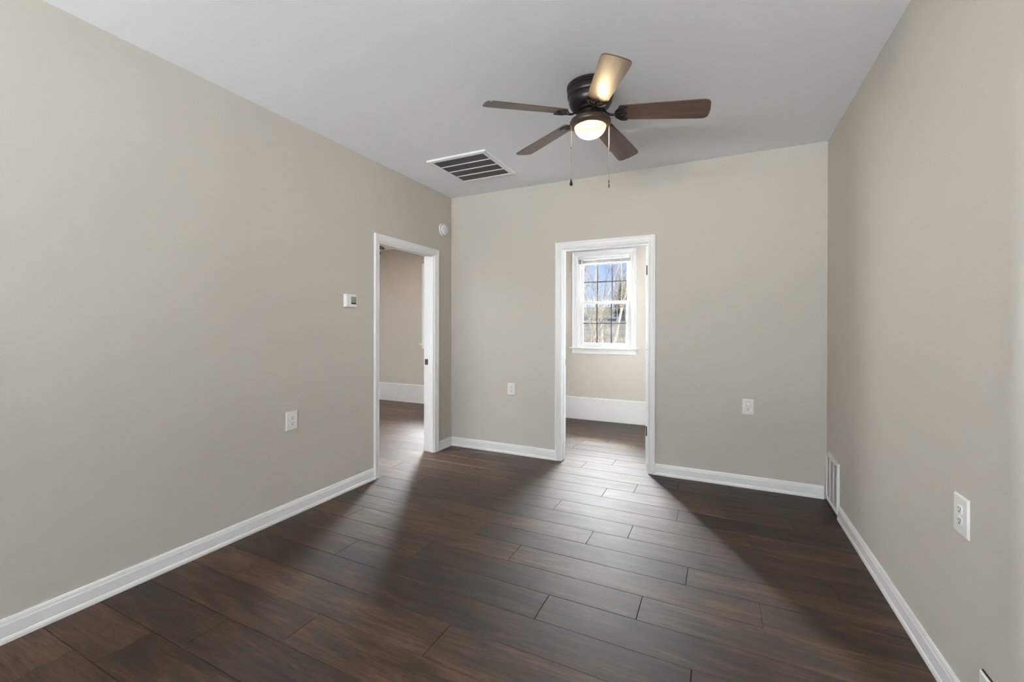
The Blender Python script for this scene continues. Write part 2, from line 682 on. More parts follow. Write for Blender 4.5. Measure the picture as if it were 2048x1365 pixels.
# ------------------------------------------------------------------ doorways
CAS = [(0, 0), (0, 0.008), (0.0035, 0.0105), (0.008, 0.0105), (0.0115, 0.0075), (0.016, 0.0085), (0.020, 0.0115), (0.040, 0.0135),
       (0.044, 0.017), (0.052, 0.019), (0.058, 0.0185), (0.060, 0.016), (0.060, 0)]


def casing(bm, u0, u1, zt, P, zb=0.0, prof=CAS):
    """mitred three-sided casing; P(u, w, z) maps along-wall, out-of-wall, height to a point"""
    path = lambda d: ((u0 - d, zb), (u0 - d, zt + d), (u1 + d, zt + d), (u1 + d, zb))
    cols = [[bm.verts.new(P(u, w, z)) for (u, z) in path(d)] for d, w in prof]
    n = len(cols)
    for i in range(n):
        A, B = cols[i], cols[(i + 1) % n]
        for k in range(3):
            bm.faces.new((A[k], A[k + 1], B[k + 1], B[k]))
    bm.faces.new([c[0] for c in cols])
    bm.faces.new([c[3] for c in cols])


def lining(bm, u0, u1, zt, w0, w1, P, t=JB, r=0.004, stop=(0.0, 0.0)):
    """jamb lining and stop: w runs from the near wall face (0) into the wall (negative)"""
    def bx(a, b, c, d, e_, f_):
        p, q = P(a, c, e_), P(b, d, f_)
        box(bm, min(p[0], q[0]), max(p[0], q[0]), min(p[1], q[1]), max(p[1], q[1]), min(p[2], q[2]), max(p[2], q[2]))
    bx(u0 - t, u0 + r, w0, w1, 0, zt - r)
    bx(u1 - r, u1 + t, w0, w1, 0, zt - r)
    bx(u0 - t, u1 + t, w0, w1, zt - r, zt + t)
    s0, s1 = stop
    bx(u0 + r, u0 + r + 0.010, s0, s1, 0, zt - r - 0.010)
    bx(u1 - r - 0.010, u1 - r, s0, s1, 0, zt - r - 0.010)
    bx(u0 + r, u1 - r, s0, s1, zt - r - 0.010, zt - r)


# back doorway
PB = lambda u, w, z: (u, YB - w, z)
PB2 = lambda u, w, z: (u, YB + WT + w, z)
door1 = structure(empty('door_1', (0, 0, 0)))
bm = bmesh.new()
lining(bm, *D1, 0.001, -WT - 0.001, PB, stop=(-0.042, -0.078))
link('jamb', bm, M_TRIM, door1, bevel=0.001)
bm = bmesh.new()
casing(bm, *D1, PB)
casing(bm, *D1, PB2)
link('casing', bm, M_TRIM, door1)
bm = bmesh.new()                             # strike on the left jamb
box(bm, D1[0] + 0.0042, D1[0] + 0.0058, YB + 0.084, YB + 0.112, 0.912, 0.972)
link('strike_plate', bm, M_STEEL, door1)
# the leaf itself stands open into the farther room
leaf_x0, leaf_x1, leaf_y = -0.5885, -0.5535, YB + WT + 0.006
bm = bmesh.new()
box(bm, leaf_x0, leaf_x1, leaf_y, leaf_y + 0.762, 0.040, 2.026)
leaf = link('door_leaf', bm, M_TRIM, door1, bevel=0.0015)
for z0 in (1.764, 1.040, 0.298):
    bm = bmesh.new()
    painted = abs(z0 - 1.04) < 0.01
    box(bm, leaf_x0 + 0.002, leaf_x0 + 0.022, leaf_y - 0.0016, leaf_y + 0.0005, z0, z0 + 0.088)
    if painted:
        hg = link('hinge', bm, M_TRIM, leaf, bevel=0.0006)
        hg['label'] = 'hinge leaf painted over in white'
        bm = bmesh.new()
        for (px, pz) in ((0.015, 0.076), (0.008, 0.046), (0.015, 0.012)):
            b2 = bmesh.new()
            lathe(b2, [(0, -0.0022), (0.0036, -0.0022), (0.0036, -0.001)], 10, 'y')
            bmesh.ops.translate(b2, verts=b2.verts, vec=(leaf_x0 + px, leaf_y, z0 + pz))
            me_ = bpy.data.meshes.new('tmp')
            b2.to_mesh(me_)
            b2.free()
            bm.from_mesh(me_)
            bpy.data.meshes.remove(me_)
        link('hinge_screw', bm, M_SLOT, leaf)
    else:
        hg = link('hinge', bm, M_STEEL, leaf, bevel=0.0006)
        hg['label'] = 'bare dark metal hinge leaf'
bm = bmesh.new()                             # knob on the free edge of the leaf
for s in (-1, 1):
    b2 = bmesh.new()
    lathe(b2, [(0, 0), (0.030, 0), (0.030, 0.006), (0.012, 0.010), (0.012, 0.03), (0.024, 0.040), (0.027, 0.052), (0.02, 0.062), (0, 0.064)], 20, 'x')
    if s < 0:
        bmesh.ops.scale(b2, verts=b2.verts, vec=(-1, 1, 1))
    bmesh.ops.translate(b2, verts=b2.verts, vec=(leaf_x1 if s > 0 else leaf_x0, leaf_y + 0.70, 0.945))
    me_ = bpy.data.meshes.new('tmp')
    b2.to_mesh(me_)
    b2.free()
    bm.from_mesh(me_)
    bpy.data.meshes.remove(me_)
link('door_knob', bm, M_STEEL, leaf, smooth=True)

# left doorway
PL_ = lambda u, w, z: (XL + w, u, z)
PL2 = lambda u, w, z: (XL - WT - w, u, z)
door2 = structure(empty('door_2', (0, 0, 0)))
bm = bmesh.new()
lining(bm, *D2, 0.001, -WT - 0.001, PL_, stop=(-0.006, -0.038))
link('jamb', bm, M_TRIM, door2, bevel=0.001)
bm = bmesh.new()
casing(bm, *D2, PL_)
casing(bm, *D2, PL2)
link('casing', bm, M_TRIM, door2)
bm = bmesh.new()
ys = D2[1] - 0.004
box(bm, XL - 0.114, XL - 0.074, ys - 0.0018, ys - 0.0002, 0.896, 0.955)
st = link('strike_plate', bm, M_STEEL, door2, bevel=0.0006)
bm = bmesh.new()
box(bm, XL - 0.101, XL - 0.087, ys - 0.0024, ys - 0.0016, 0.910, 0.936)
link('latch_hole', bm, M_SLOT, st)
bm = bmesh.new()
box(bm, XL - 0.088, XL - 0.080, ys - 0.0032, ys - 0.0016, 0.934, 0.942)
link('strike_screw', bm, M_CHROME, st)


# ------------------------------------------------------------------ windows
def make_window(n, cx, face, out, side=False):
    """double-hung window; out = +1 when the outside lies towards +y (or +x for a side wall)"""
    if side:
        P = lambda u, w, z: (face - out * w, cx + u, z)
    else:
        P = lambda u, w, z: (cx + u, face - out * w, z)   # w>0 into the room

    def bx(bm, u0, u1, w0, w1, z0, z1):
        p, q = P(u0, w0, z0), P(u1, w1, z1)
        box(bm, min(p[0], q[0]), max(p[0], q[0]), min(p[1], q[1]), max(p[1], q[1]), z0, z1)
    root = structure(empty('window_%d' % n, (0, 0, 0)))
    hw = WIN_W / 2
    zb, zt = 1.005, 2.283
    bm = bmesh.new()
    casing(bm, -hw, hw, zt, P, zb)
    link('casing', bm, M_TRIM, root)
    bm = bmesh.new()
    bx(bm, -hw - 0.085, hw + 0.085, 0.0, 0.052, zb - 0.020, zb)
    bx(bm, -hw, hw, 0.0, -0.05, zb - 0.020, zb + 0.004)
    link('stool', bm, M_TRIM, root, bevel=0.004)
    bm = bmesh.new()
    bx(bm, -hw - 0.060, hw + 0.060, 0.0, 0.016, zb - 0.086, zb - 0.020)
    link('apron', bm, M_TRIM, root, bevel=0.002)
    bm = bmesh.new()                         # vinyl frame and jamb liner
    for s in (-1, 1):
        bx(bm, s * hw, s * (hw - 0.016), 0.0, -0.15, zb, zt - 0.016)
        bx(bm, s * (hw - 0.016), s * (hw - 0.034), -0.030, -0.15, zb + 0.03, zt - 0.016)
    bx(bm, -hw, hw, 0.0, -0.15, zt - 0.016, zt)
    bx(bm, -hw + 0.016, hw - 0.016, -0.05, -0.15, zb, zb + 0.030)
    link('window_frame', bm, M_VINYL, root, bevel=0.0015)

    def sash(name, w0, w1, gx, z0, z1, rb, rtop, sl, hz):
        bm = bmesh.new()
        for s in (-1, 1):
            bx(bm, s * gx, s * (gx + sl), w0, w1, z0 - rb, z1 + rtop)
        bx(bm, -gx, gx, w0, w1, z0 - rb, z0)
        bx(bm, -gx, gx, w0, w1, z1, z1 + rtop)
        sh = link(name, bm, M_VINYL, root, bevel=0.0012)
        bm = bmesh.new()
        wm = (w0 + w1) / 2
        bx(bm, -gx, gx, wm + 0.002, wm - 0.002, z0, z1)
        link('glass_pane', bm, M_GLASS, sh)
        for u in (-gx / 3, gx / 3):
            bm = bmesh.new()
            bx(bm, u - 0.008, u + 0.008, wm + 0.008, wm + 0.0025, z0, z1)
            link('muntin', bm, M_MUNTIN, sh)
        bm = bmesh.new()
        bx(bm, -gx, gx, wm + 0.0075, wm + 0.003, hz - 0.008, hz + 0.008)
        link('muntin', bm, M_MUNTIN, sh)
    sash('upper_sash', -0.085, -0.115, 0.303, 1.650, 2.224, 0.030, 0.035, 0.040, 1.921)
    sash('lower_sash', -0.050, -0.080, 0.299, 1.066, 1.612, 0.030, 0.036, 0.044, 1.340)
    return root


make_window(1, WINS[0], YN, 1)
make_window(2, WINS[1], YN, 1)
make_window(3, FILL_REAR[0], YR, -1)  # the three rear windows are unseen, put in to supply light
make_window(4, FILL_REAR[1], YR, -1)
make_window(5, FILL_REAR[2], YR, -1)
make_window(6, FILL_SIDE, XR, 1, True)  # this and the remaining windows are unseen, added to admit fill light
make_window(7, FILL_SOUTH, YS, -1)
make_window(8, FILL_SIDE_L, XL, -1, True)
make_window(9, FILL_WEST, WX0, -1, True)

# raised mini blind under the head of the window seen through the back doorway
blind = tag(empty('window_blind', (WINS[0], YN + 0.030, 2.264)),
            'white mini blind raised to the top of the window beyond the back doorway', 'blind')
bm = bmesh.new()
box(bm, -0.358, 0.358, -0.016, 0.016, -0.036, 0.0)
link('headrail', bm, M_VINYL, blind, bevel=0.003)
bm = bmesh.new()
for k in range(16):
    z = -0.040 - k * 0.0027
    box(bm, -0.355, 0.355, -0.0125, 0.0125, z - 0.0012, z)
link('slat_stack', bm, M_BLIND, blind)
bm = bmesh.new()
box(bm, -0.355, 0.355, -0.0125, 0.0125, -0.094, -0.084)
link('bottom_rail', bm, M_VINYL, blind, bevel=0.002)
for u in (-0.305, -0.03, 0.235):
    bm = bmesh.new()
    box(bm, u - 0.008, u + 0.008, -0.0145, -0.0127, -0.094, -0.036)
    link('ladder_tape', bm, M_VINYL, blind)
bm = bmesh.new()
tube(bm, [(-0.325, -0.0165, -0.03), (-0.325, -0.0165, -0.10)], 0.0025, 6)
link('tilt_wand', bm, M_MUNTIN, blind)


# ------------------------------------------------------------------ wall plates
def outlet(loc, rz, w, h, label, cap_top=False):
    """duplex outlet; local +y points out of the wall, origin on the wall face"""
    root = tag(empty('wall_outlet', loc, (0, 0, rz)), label, 'outlet', 'duplex outlets on the walls')
    bm = bmesh.new()
    t = 0.0065
    prof = [(w / 2, h / 2, 0.0), (w / 2, h / 2, 0.0022), (w / 2 - 0.004, h / 2 - 0.004, t)]
    rings = [[bm.verts.new((sx * a, z, sz * b)) for sx, sz in ((-1, -1), (1, -1), (1, 1), (-1, 1))] for a, b, z in prof]
    for A, B in zip(rings, rings[1:]):
        for k in range(4):
            bm.faces.new((A[k], A[(k + 1) % 4], B[(k + 1) % 4], B[k]))
    bm.faces.new(rings[-1])
    bm.faces.new(rings[0])
    link('cover_plate', bm, M_PLATE, root, bevel=0.0008)
    for s in (1, -1):
        zc = s * 0.0195
        bm = bmesh.new()
        out = []
        for k in range(28):
            a = 2 * math.pi * k / 28
            out.append((0.0172 * math.cos(a), max(-0.0135, min(0.0135, 0.0172 * math.sin(a)))))
        A = [bm.verts.new((x, t, zc + z)) for x, z in out]
        B = [bm.verts.new((x * 0.97, t + 0.0022, zc + z * 0.97)) for x, z in out]
        for k in range(28):
            bm.faces.new((A[k], A[(k + 1) % 28], B[(k + 1) % 28], B[k]))
        bm.faces.new(B)
        rc = link('receptacle', bm, M_PLATE, root)
        bm = bmesh.new()
        y1 = t + 0.0026
        box(bm, -0.0078, -0.0052, y1 - 0.001, y1, zc - 0.0005, zc + 0.0085)
        box(bm, 0.0052, 0.0078, y1 - 0.001, y1, zc + 0.0005, zc + 0.0075)
        b2 = [(0.0034 * math.cos(math.pi * k / 8), -0.0062 + 0.0034 * math.sin(math.pi * k / 8)) for k in range(9)] + [(-0.0034, -0.0095), (0.0034, -0.0095)]
        vv = [bm.verts.new((x, y1, zc + z)) for x, z in b2]
        bm.faces.new(vv)
        link('slot', bm, M_SLOT, rc)
    bm = bmesh.new()
    lathe(bm, [(0, t + 0.0016), (0.0030, t + 0.0012), (0.0034, t)], 12, 'y')
    link('screw', bm, M_PLATE, root, smooth=True)
    return root


RZL, RZB, RZR = -math.pi / 2, math.pi, math.pi / 2     # local +y -> +x / -y / -x
outlet((XL, 2.041, 0.648), RZL, 0.090, 0.128, 'white duplex outlet on the left wall, before the left doorway')
outlet((-1.876, YB, 0.659), RZB, 0.087, 0.123, 'white duplex outlet on the back wall between the two doorways')
outlet((0.2175, YB, 0.652), RZB, 0.084, 0.124, 'white outlet on the back wall with a round cap in its upper socket')
outlet((XR, 1.999, 0.662), RZR, 0.097, 0.130, 'white duplex outlet on the right wall, above the right baseboard')
capo = tag(empty('socket_cap', (0.2185, YB - 0.0085, 0.6745), (0, 0, RZB)), 'round white cap plugged into the upper socket of the back wall outlet', 'plug')
bm = bmesh.new()
lathe(bm, [(0, 0.024), (0.012, 0.0235), (0.0185, 0.020), (0.0205, 0.013), (0.0205, 0.0)], 32, 'y', cap=True)
link('cap', bm, M_PLATE, capo, smooth=True)
bm = bmesh.new()
box(bm, -0.006, 0.006, 0.0235, 0.0262, -0.0015, 0.0015)
link('grip', bm, M_PLATE, capo, bevel=0.0006)

# cover plate standing a little proud of the right wall, low down by the picture's edge
cp = tag(empty('cover_plate', (XR, 1.812, 0.182), (0, 0, RZR)), 'white cover plate low on the right wall, loose at its top edge', 'cover plate')
bm = bmesh.new()
box(bm, -0.055, 0.055, 0.0, 0.004, -0.0525, 0.0575)
link('back_box', bm, M_SLOT, cp)
bm = bmesh.new()
prof = [(0.055, 0.055, 0.005), (0.055, 0.055, 0.0075), (0.051, 0.051, 0.011)]
rings = [[bm.verts.new((sx * a, z, sz * b)) for sx, sz in ((-1, -1), (1, -1), (1, 1), (-1, 1))] for a, b, z in prof]
for A, B in zip(rings, rings[1:]):
    for k in range(4):
        bm.faces.new((A[k], A[(k + 1) % 4], B[(k + 1) % 4], B[k]))
bm.faces.new(rings[0])
bm.faces.new(rings[-1])
link('plate', bm, M_PLATE, cp)
for s in (-1, 1):
    bm = bmesh.new()
    lathe(bm, [(0, 0.0125), (0.003, 0.012), (0.0034, 0.0105)], 12, 'y')
    bmesh.ops.translate(bm, verts=bm.verts, vec=(0, 0, s * 0.036))
    link('screw', bm, M_PLATE, cp, smooth=True)

# thermostat
th = tag(empty('thermostat', (XL, 2.565, 1.493), (0, 0, RZL)), 'white thermostat with a small grey display on the left wall', 'thermostat')
bm = bmesh.new()
box(bm, -0.063, 0.063, 0, 0.007, -0.053, 0.053)
link('base_plate', bm, M_PLATE, th, bevel=0.003)
bm = bmesh.new()
A = [bm.verts.new(p) for p in ((-0.061, 0.007, -0.051), (0.061, 0.007, -0.051), (0.061, 0.007, 0.051), (-0.061, 0.007, 0.051))]
B = [bm.verts.new(p) for p in ((-0.058, 0.022, -0.049), (0.058, 0.022, -0.049), (0.058, 0.022, 0.049), (-0.058, 0.022, 0.049))]
Cc = [bm.verts.new(p) for p in ((-0.050, 0.027, -0.038), (0.048, 0.027, -0.038), (0.048, 0.027, 0.041), (-0.050, 0.027, 0.041))]
for Q, R_ in ((A, B), (B, Cc)):
    for k in range(4):
        bm.faces.new((Q[k], Q[(k + 1) % 4], R_[(k + 1) % 4], R_[k]))
bm.faces.new(A)
bm.faces.new(Cc)
link('body', bm, M_PLATE, th, bevel=0.003)
# local +x is towards -y of the room after the turn, so the far side carries the display
bm = bmesh.new()
box(bm, -0.045, 0.008, 0.0262, 0.0276, -0.028, 0.033)
scr = link('screen', bm, M_LCDD, th)
bm = bmesh.new()
box(bm, -0.041, 0.008, 0.0276, 0.0281, -0.014, 0.031)
link('display', bm, M_LCD, scr)
bm = bmesh.new()
for k in range(3):
    z = -0.010 + k * 0.013
    box(bm, 0.020, 0.030, 0.0268, 0.0280, z - 0.003, z + 0.003)
link('button', bm, M_PLATE, th, bevel=0.0008)

# smoke detector high in the corner
sm = tag(empty('smoke_detector', (XL, 3.868, 2.312), (0, 0, RZL)), 'round white smoke detector on the left wall near the corner', 'smoke detector')
bm = bmesh.new()
lathe(bm, [(0, 0), (0.066, 0), (0.067, 0.004), (0.066, 0.012), (0.062, 0.0145), (0.0, 0.0145)], 48, 'y')
link('base_ring', bm, M_PLATE, sm, smooth=True)
bm = bmesh.new()
lathe(bm, [(0.055, 0.0145), (0.056, 0.016), (0.056, 0.028), (0.053, 0.034), (0.046, 0.037), (0.020, 0.040), (0, 0.0405)], 48, 'y')
cv = link('cover', bm, M_PLATE, sm, smooth=True)
bm = bmesh.new()
lathe(bm, [(0.0605, 0.0148), (0.0562, 0.0152)], 48, 'y')
link('sounder_slot', bm, M_STEEL, cv)
bm = bmesh.new()
lathe(bm, [(0.009, 0.0400), (0.009, 0.0418), (0, 0.0422)], 16, 'y')
bmesh.ops.translate(bm, verts=bm.verts, vec=(0.018, -0.0012, -0.014))
link('test_button', bm, M_PLATE, cv, smooth=True)

# ------------------------------------------------------------------ low register on the right wall, by the corner
RY0, RY1 = 3.640, 3.985
RZ0, RZ1 = 0.034, 0.372
rg = tag(empty('wall_register', (XR, (RY0 + RY1) / 2, RZ0), (0, 0, RZR)), 'white metal air register low on the right wall beside the back corner', 'air register')
w, h = RY1 - RY0, RZ1 - RZ0
bm = bmesh.new()
fr = 0.024
for (a, b, c, d) in ((-w / 2, w / 2, 0, fr), (-w / 2, w / 2, h - fr, h), (-w / 2, -w / 2 + fr, fr, h - fr), (w / 2 - fr, w / 2, fr, h - fr)):
    box(bm, a, b, 0, 0.016, c, d)
link('frame', bm, M_PLATE, rg, bevel=0.0025)
bm = bmesh.new()
box(bm, -w / 2 + fr, w / 2 - fr, 0, 0.002, fr, h - fr)
link('duct_back', bm, M_DUCT, rg)
bm = bmesh.new()
nf = 30
for k in range(nf):
    z = fr + (k + 0.5) * (h - 2 * fr) / nf
    v = [bm.verts.new(p) for p in ((-w / 2 + fr, 0.004, z - 0.0046), (w / 2 - fr, 0.004, z - 0.0046), (w / 2 - fr, 0.0140, z + 0.0022), (-w / 2 + fr, 0.0140, z + 0.0022))]
    v2 = [bm.verts.new((q.co.x, q.co.y + 0.0006, q.co.z - 0.0010)) for q in v]
    bm.faces.new(v)
    bm.faces.new(v2[::-1])
    for i in range(4):
        bm.faces.new((v[i], v[(i + 1) % 4], v2[(i + 1) % 4], v2[i]))
link('louvers', bm, M_PLATE, rg)
for u in (-0.055, 0.055):
    bm = bmesh.new()
    box(bm, u - 0.004, u + 0.004, 0.004, 0.0146, fr, h - fr)
    link('divider', bm, M_PLATE, rg)

# ------------------------------------------------------------------ return grilles overhead


def ceiling_grille(loc, wx, wy, label):
    root = tag(empty('ceiling_grille', loc), label, 'air grille')
    bm = bmesh.new()
    t = 0.030
    o1 = 0.012
    for (a, b, c, d) in ((-wx / 2, wx / 2, -wy / 2, -wy / 2 + t), (-wx / 2, wx / 2, wy / 2 - t, wy / 2),
                         (-wx / 2, -wx / 2 + t, -wy / 2 + t, wy / 2 - t), (wx / 2 - t, wx / 2, -wy / 2 + t, wy / 2 - t)):
        box(bm, a, b, c, d, -0.005, 0)
    for s in (-1, 1):                        # outer lip turned down around the flange
        box(bm, -wx / 2, wx / 2, s * wy / 2, s * (wy / 2 - 0.009), -0.015, -0.005)
        box(bm, s * wx / 2, s * (wx / 2 - 0.009), -wy / 2 + 0.009, wy / 2 - 0.009, -0.015, -0.005)
    link('frame', bm, M_TRIM, root, bevel=0.0015)
    ix, iy = wx / 2 - 0.013, wy / 2 - 0.013
    bm = bmesh.new()                         # hinged face inside the flange
    t2 = 0.026
    for (a, b, c, d) in ((-ix, ix, -iy, -iy + t2), (-ix, ix, iy - t2, iy), (-ix, -ix + t2, -iy + t2, iy - t2), (ix - t2, ix, -iy + t2, iy - t2)):
        box(bm, a, b, c, d, -0.016, -0.007)
    link('hinged_face', bm, M_TRIM, root, bevel=0.001)
    bm = bmesh.new()
    box(bm, -ix + t2, ix - t2, -iy + t2, iy - t2, -0.0105, -0.0085)
    link('mesh_panel', bm, M_MESH, root)
    gy = (2 * iy - 2 * t2)
    for k in (1, 2, 3):
        bm = bmesh.new()
        yc = -iy + t2 + gy * k / 4
        box(bm, -ix + t2, ix - t2, yc - 0.006, yc + 0.006, -0.0145, -0.0085)
        link('crossbar', bm, M_TRIM, root)
    return root


ceiling_grille((-1.926, 3.328, H), 0.560, 0.585, 'white framed ceiling return grille with four dark mesh strips, near the ceiling fan')

# ------------------------------------------------------------------ ceiling fan
FX, FY = -0.667, 2.512
FAN2 = (-4.86, 4.70, 2.3)      # place and turn of the fan in the next room
fan = tag(empty('ceiling_fan', (FX, FY, H)), 'flush mounted bronze ceiling fan with five dark wood blades and a lit bowl light', 'ceiling fan')
zf = lambda z: z - H
bm = bmesh.new()
lathe(bm, [(0, 0.0), (0.128, 0.0), (0.1345, zf(2.684)), (0.1345, zf(2.674)), (0.131, zf(2.671)), (0.1335, zf(2.667)), (0.1335, zf(2.660)),
           (0.1295, zf(2.657)), (0.1315, zf(2.652)), (0.1315, zf(2.628)), (0.128, zf(2.620)), (0.1235, zf(2.616)),
           (0.1235, zf(2.600)), (0.121, zf(2.585)), (0.112, zf(2.567)), (0.098, zf(2.556)), (0.078, zf(2.551)), (0, zf(2.551))], 64)
link('motor_housing', bm, M_BRONZE, fan, smooth=True)
bm = bmesh.new()
lathe(bm, [(0.080, zf(2.551)), (0.080, zf(2.540)), (0.062, zf(2.536)), (0.062, zf(2.512)), (0.064, zf(2.508)), (0.0, zf(2.508))], 48)
link('switch_housing', bm, M_BRONZE, fan, smooth=True)
bm = bmesh.new()
lathe(bm, [(0.0, zf(2.508)), (0.062, zf(2.508)), (0.066, zf(2.502)), (0.098, zf(2.495)), (0.112, zf(2.488)), (0.1165, zf(2.480)), (0.1165, zf(2.464)),
           (0.1140, zf(2.460)), (0.104, zf(2.455)), (0.092, zf(2.448)), (0.0885, zf(2.449)), (0.0885, zf(2.470)), (0.0, zf(2.490))], 64)
kit = link('light_kit', bm, M_KIT, fan, smooth=True)
bm = bmesh.new()
pr_ = [(0.0880, zf(2.456))]
for k in range(13):
    a = math.pi / 2 * k / 12
    pr_.append((0.0880 * math.cos(a), zf(2.450) - 0.064 * math.sin(a)))
lathe(bm, pr_, 48)
link('glass_bowl', bm, M_BOWL, kit, smooth=True)
bm = bmesh.new()
lathe(bm, [(0.012, zf(2.488)), (0.012, zf(2.466)), (0.0, zf(2.466))], 16)
link('lamp_socket', bm, M_PLATE, kit, smooth=True)
pd = bpy.data.lights.new('fan_bulb', 'POINT')
pd.energy = 33
pd.color = (1.0, 0.79, 0.52)
pd.shadow_soft_size = 0.026
po = bpy.data.objects.new('fan_bulb', pd)
scene.collection.objects.link(po)
po.parent = kit
po.location = (0.0, 0.0, zf(2.438))

ph = 0.134
BR, TR_ = 0.160, 0.638
slope = math.atan2(2.477 - 2.515, TR_ - BR)
tilt = Matrix.Rotation(0.030, 4, 'Y')


def blade_outline():
    pts = []
    # lower edge (y<0) from root to tip, rounded tip corners, then back
    half = lambda r: 0.055 + 0.0165 * min(1, max(0, (r - BR) / 0.40))
    rs = [BR + 0.012 + (TR_ - 0.034 - BR - 0.012) * k / 12 for k in range(13)]
    pts += [(BR, -half(BR) + 0.012), (BR + 0.004, -half(BR) + 0.004)]
    pts += [(r, -half(r)) for r in rs]
    hw = half(TR_)
    cr = 0.030
    for k in range(1, 7):
        a = -math.pi / 2 + (math.pi / 2 - 0.10) * k / 6
        pts.append((TR_ - 0.004 - cr + cr * math.cos(a), -hw + cr + cr * math.sin(a)))
    pts.append((TR_, 0))
    for k in range(6, 0, -1):
        a = -math.pi / 2 + (math.pi / 2 - 0.10) * k / 6
        pts.append((TR_ - 0.004 - cr + cr * math.cos(a), hw - cr - cr * math.sin(a)))
    pts += [(r, half(r)) for r in rs[::-1]]
    pts += [(BR + 0.004, half(BR) - 0.004), (BR, half(BR) - 0.012)]
    return pts


bm = bmesh.new()
prism(bm, blade_outline(), -0.003, 0.003)
bmesh.ops.recalc_face_normals(bm, faces=bm.faces)
blade_me = bpy.data.meshes.new('blade')
bm.to_mesh(blade_me)
bm.free()
blade_me.materials.append(M_BLADE)

# bracket: one arm from the hub and a scalloped three-pronged plate under the blade root
bm = bmesh.new()
zt_ = 0.004
tube(bm, [(0.055, 0, 0.030), (0.075, 0, 0.022), (0.095, 0, 0.002), (0.115, 0, -0.009), (0.138, 0, -0.010), (0.155, 0, -0.007)],
     [0.009, 0.008, 0.0075, 0.0075, 0.008, 0.009], 10, flat=0.8)
for s in (-1, 1):
    tube(bm, [(0.142, 0, -0.008), (0.150, s * 0.022, -0.008), (0.165, s * 0.040, -0.007), (0.185, s * 0.050, -0.006), (0.208, s * 0.0515, -0.0055)],
         [0.008, 0.009, 0.009, 0.0085, 0.006], 8, flat=0.6)
    tube(bm, [(0.150, s * 0.004, -0.008), (0.172, s * 0.014, -0.007), (0.186, s * 0.028, -0.006), (0.186, s * 0.046, -0.006)],
         [0.006, 0.0055, 0.005, 0.005], 8, flat=0.6)
    tube(bm, [(0.150, s * 0.004, -0.008), (0.170, s * 0.010, -0.007), (0.188, s * 0.012, -0.006), (0.204, 0, -0.0055)],
         [0.006, 0.005, 0.005, 0.005], 8, flat=0.6)
for (px, py) in ((0.198, 0.050), (0.198, -0.050), (0.200, 0.0)):
    b2 = bmesh.new()
    lathe(b2, [(0, -0.011), (0.005, -0.010), (0.0062, -0.005)], 12)
    bmesh.ops.translate(b2, verts=b2.verts, vec=(px, py, 0))
    me_ = bpy.data.meshes.new('tmp')
    b2.to_mesh(me_)
    b2.free()
    bm.from_mesh(me_)
    bpy.data.meshes.remove(me_)
bmesh.ops.recalc_face_normals(bm, faces=bm.faces)
iron_me = bpy.data.meshes.new('blade_bracket')
bm.to_mesh(iron_me)
bm.free()
iron_me.materials.append(M_IRON)
for p in iron_me.polygons:
    p.use_smooth = True

pitch = math.radians(14)
for k in range(5):
    bl = bpy.data.objects.new('blade', blade_me)
    scene.collection.objects.link(bl)
    bl.parent = fan
    base = Matrix.Translation((0, 0, zf(2.528))) @ tilt @ Matrix.Rotation(ph + k * 2 * math.pi / 5, 4, 'Z')
    drop = Matrix.Translation((BR, 0, 2.515 - 2.528)) @ Matrix.Rotation(-slope, 4, 'Y') @ Matrix.Rotation(-pitch, 4, 'X') @ Matrix.Translation((-BR, 0, 0))
    bl.matrix_local = base @ drop
    ir = bpy.data.objects.new('blade_bracket', iron_me)
    scene.collection.objects.link(ir)
    ir.parent = bl
    tw = Matrix.Translation((0, 0, -0.003))
    ir.matrix_local = tw

for (cx_, cy_, zend, zmid, kind) in ((-0.765, 2.461, 2.150, 2.329, 'drop'), (-0.569, 2.560, 2.142, 2.313, 'rod')):
    x, y = cx_ - FX, cy_ - FY
    bm = bmesh.new()
    tube(bm, [(x, y, zf(2.474)), (x, y, zf(zend))], 0.0014, 6)
    k = 0
    zz = zf(2.474)
    pc = link('pull_chain', bm, M_CHAIN, fan)
    bm = bmesh.new()
    lathe(bm, [(0, zf(zmid) + 0.004), (0.0024, zf(zmid) + 0.003), (0.0024, zf(zmid) - 0.003), (0, zf(zmid) - 0.004)], 10)
    bmesh.ops.translate(bm, verts=bm.verts, vec=(x, y, 0))
    link('chain_link', bm, M_IRON, pc)
    bm = bmesh.new()
    if kind == 'drop':
        z1, z0 = zf(zend), zf(2.109)
        lathe(bm, [(0, z1 + 0.004), (0.0022, z1), (0.003, z1 - 0.006), (0.0065, z1 - 0.018), (0.0098, z1 - 0.029), (0.0098, z0 + 0.007), (0.0065, z0 + 0.001), (0, z0)], 20)
    else:
        z1, z0 = zf(zend), zf(2.098)
        lathe(bm, [(0, z1), (0.0028, z1 - 0.001), (0.0028, z1 - 0.014), (0.0012, z1 - 0.016), (0.0012, z1 - 0.021), (0.0030, z1 - 0.023), (0.0030, z0 + 0.002), (0, z0)], 14)
    bmesh.ops.translate(bm, verts=bm.verts, vec=(x, y, 0))
    kb = link('pull_knob', bm, M_IRON, pc, smooth=True)
    kb['label'] = 'dark teardrop pull knob' if kind == 'drop' else 'thin dark rod pull end'

# the next room's fan: only a blade tip shows above the left doorway


def copy_tree(o, parent=None):
    c = o.copy()
    scene.collection.objects.link(c)
    if parent:
        c.parent = parent
    for ch_ in list(o.children):
        copy_tree(ch_, c)
    return c


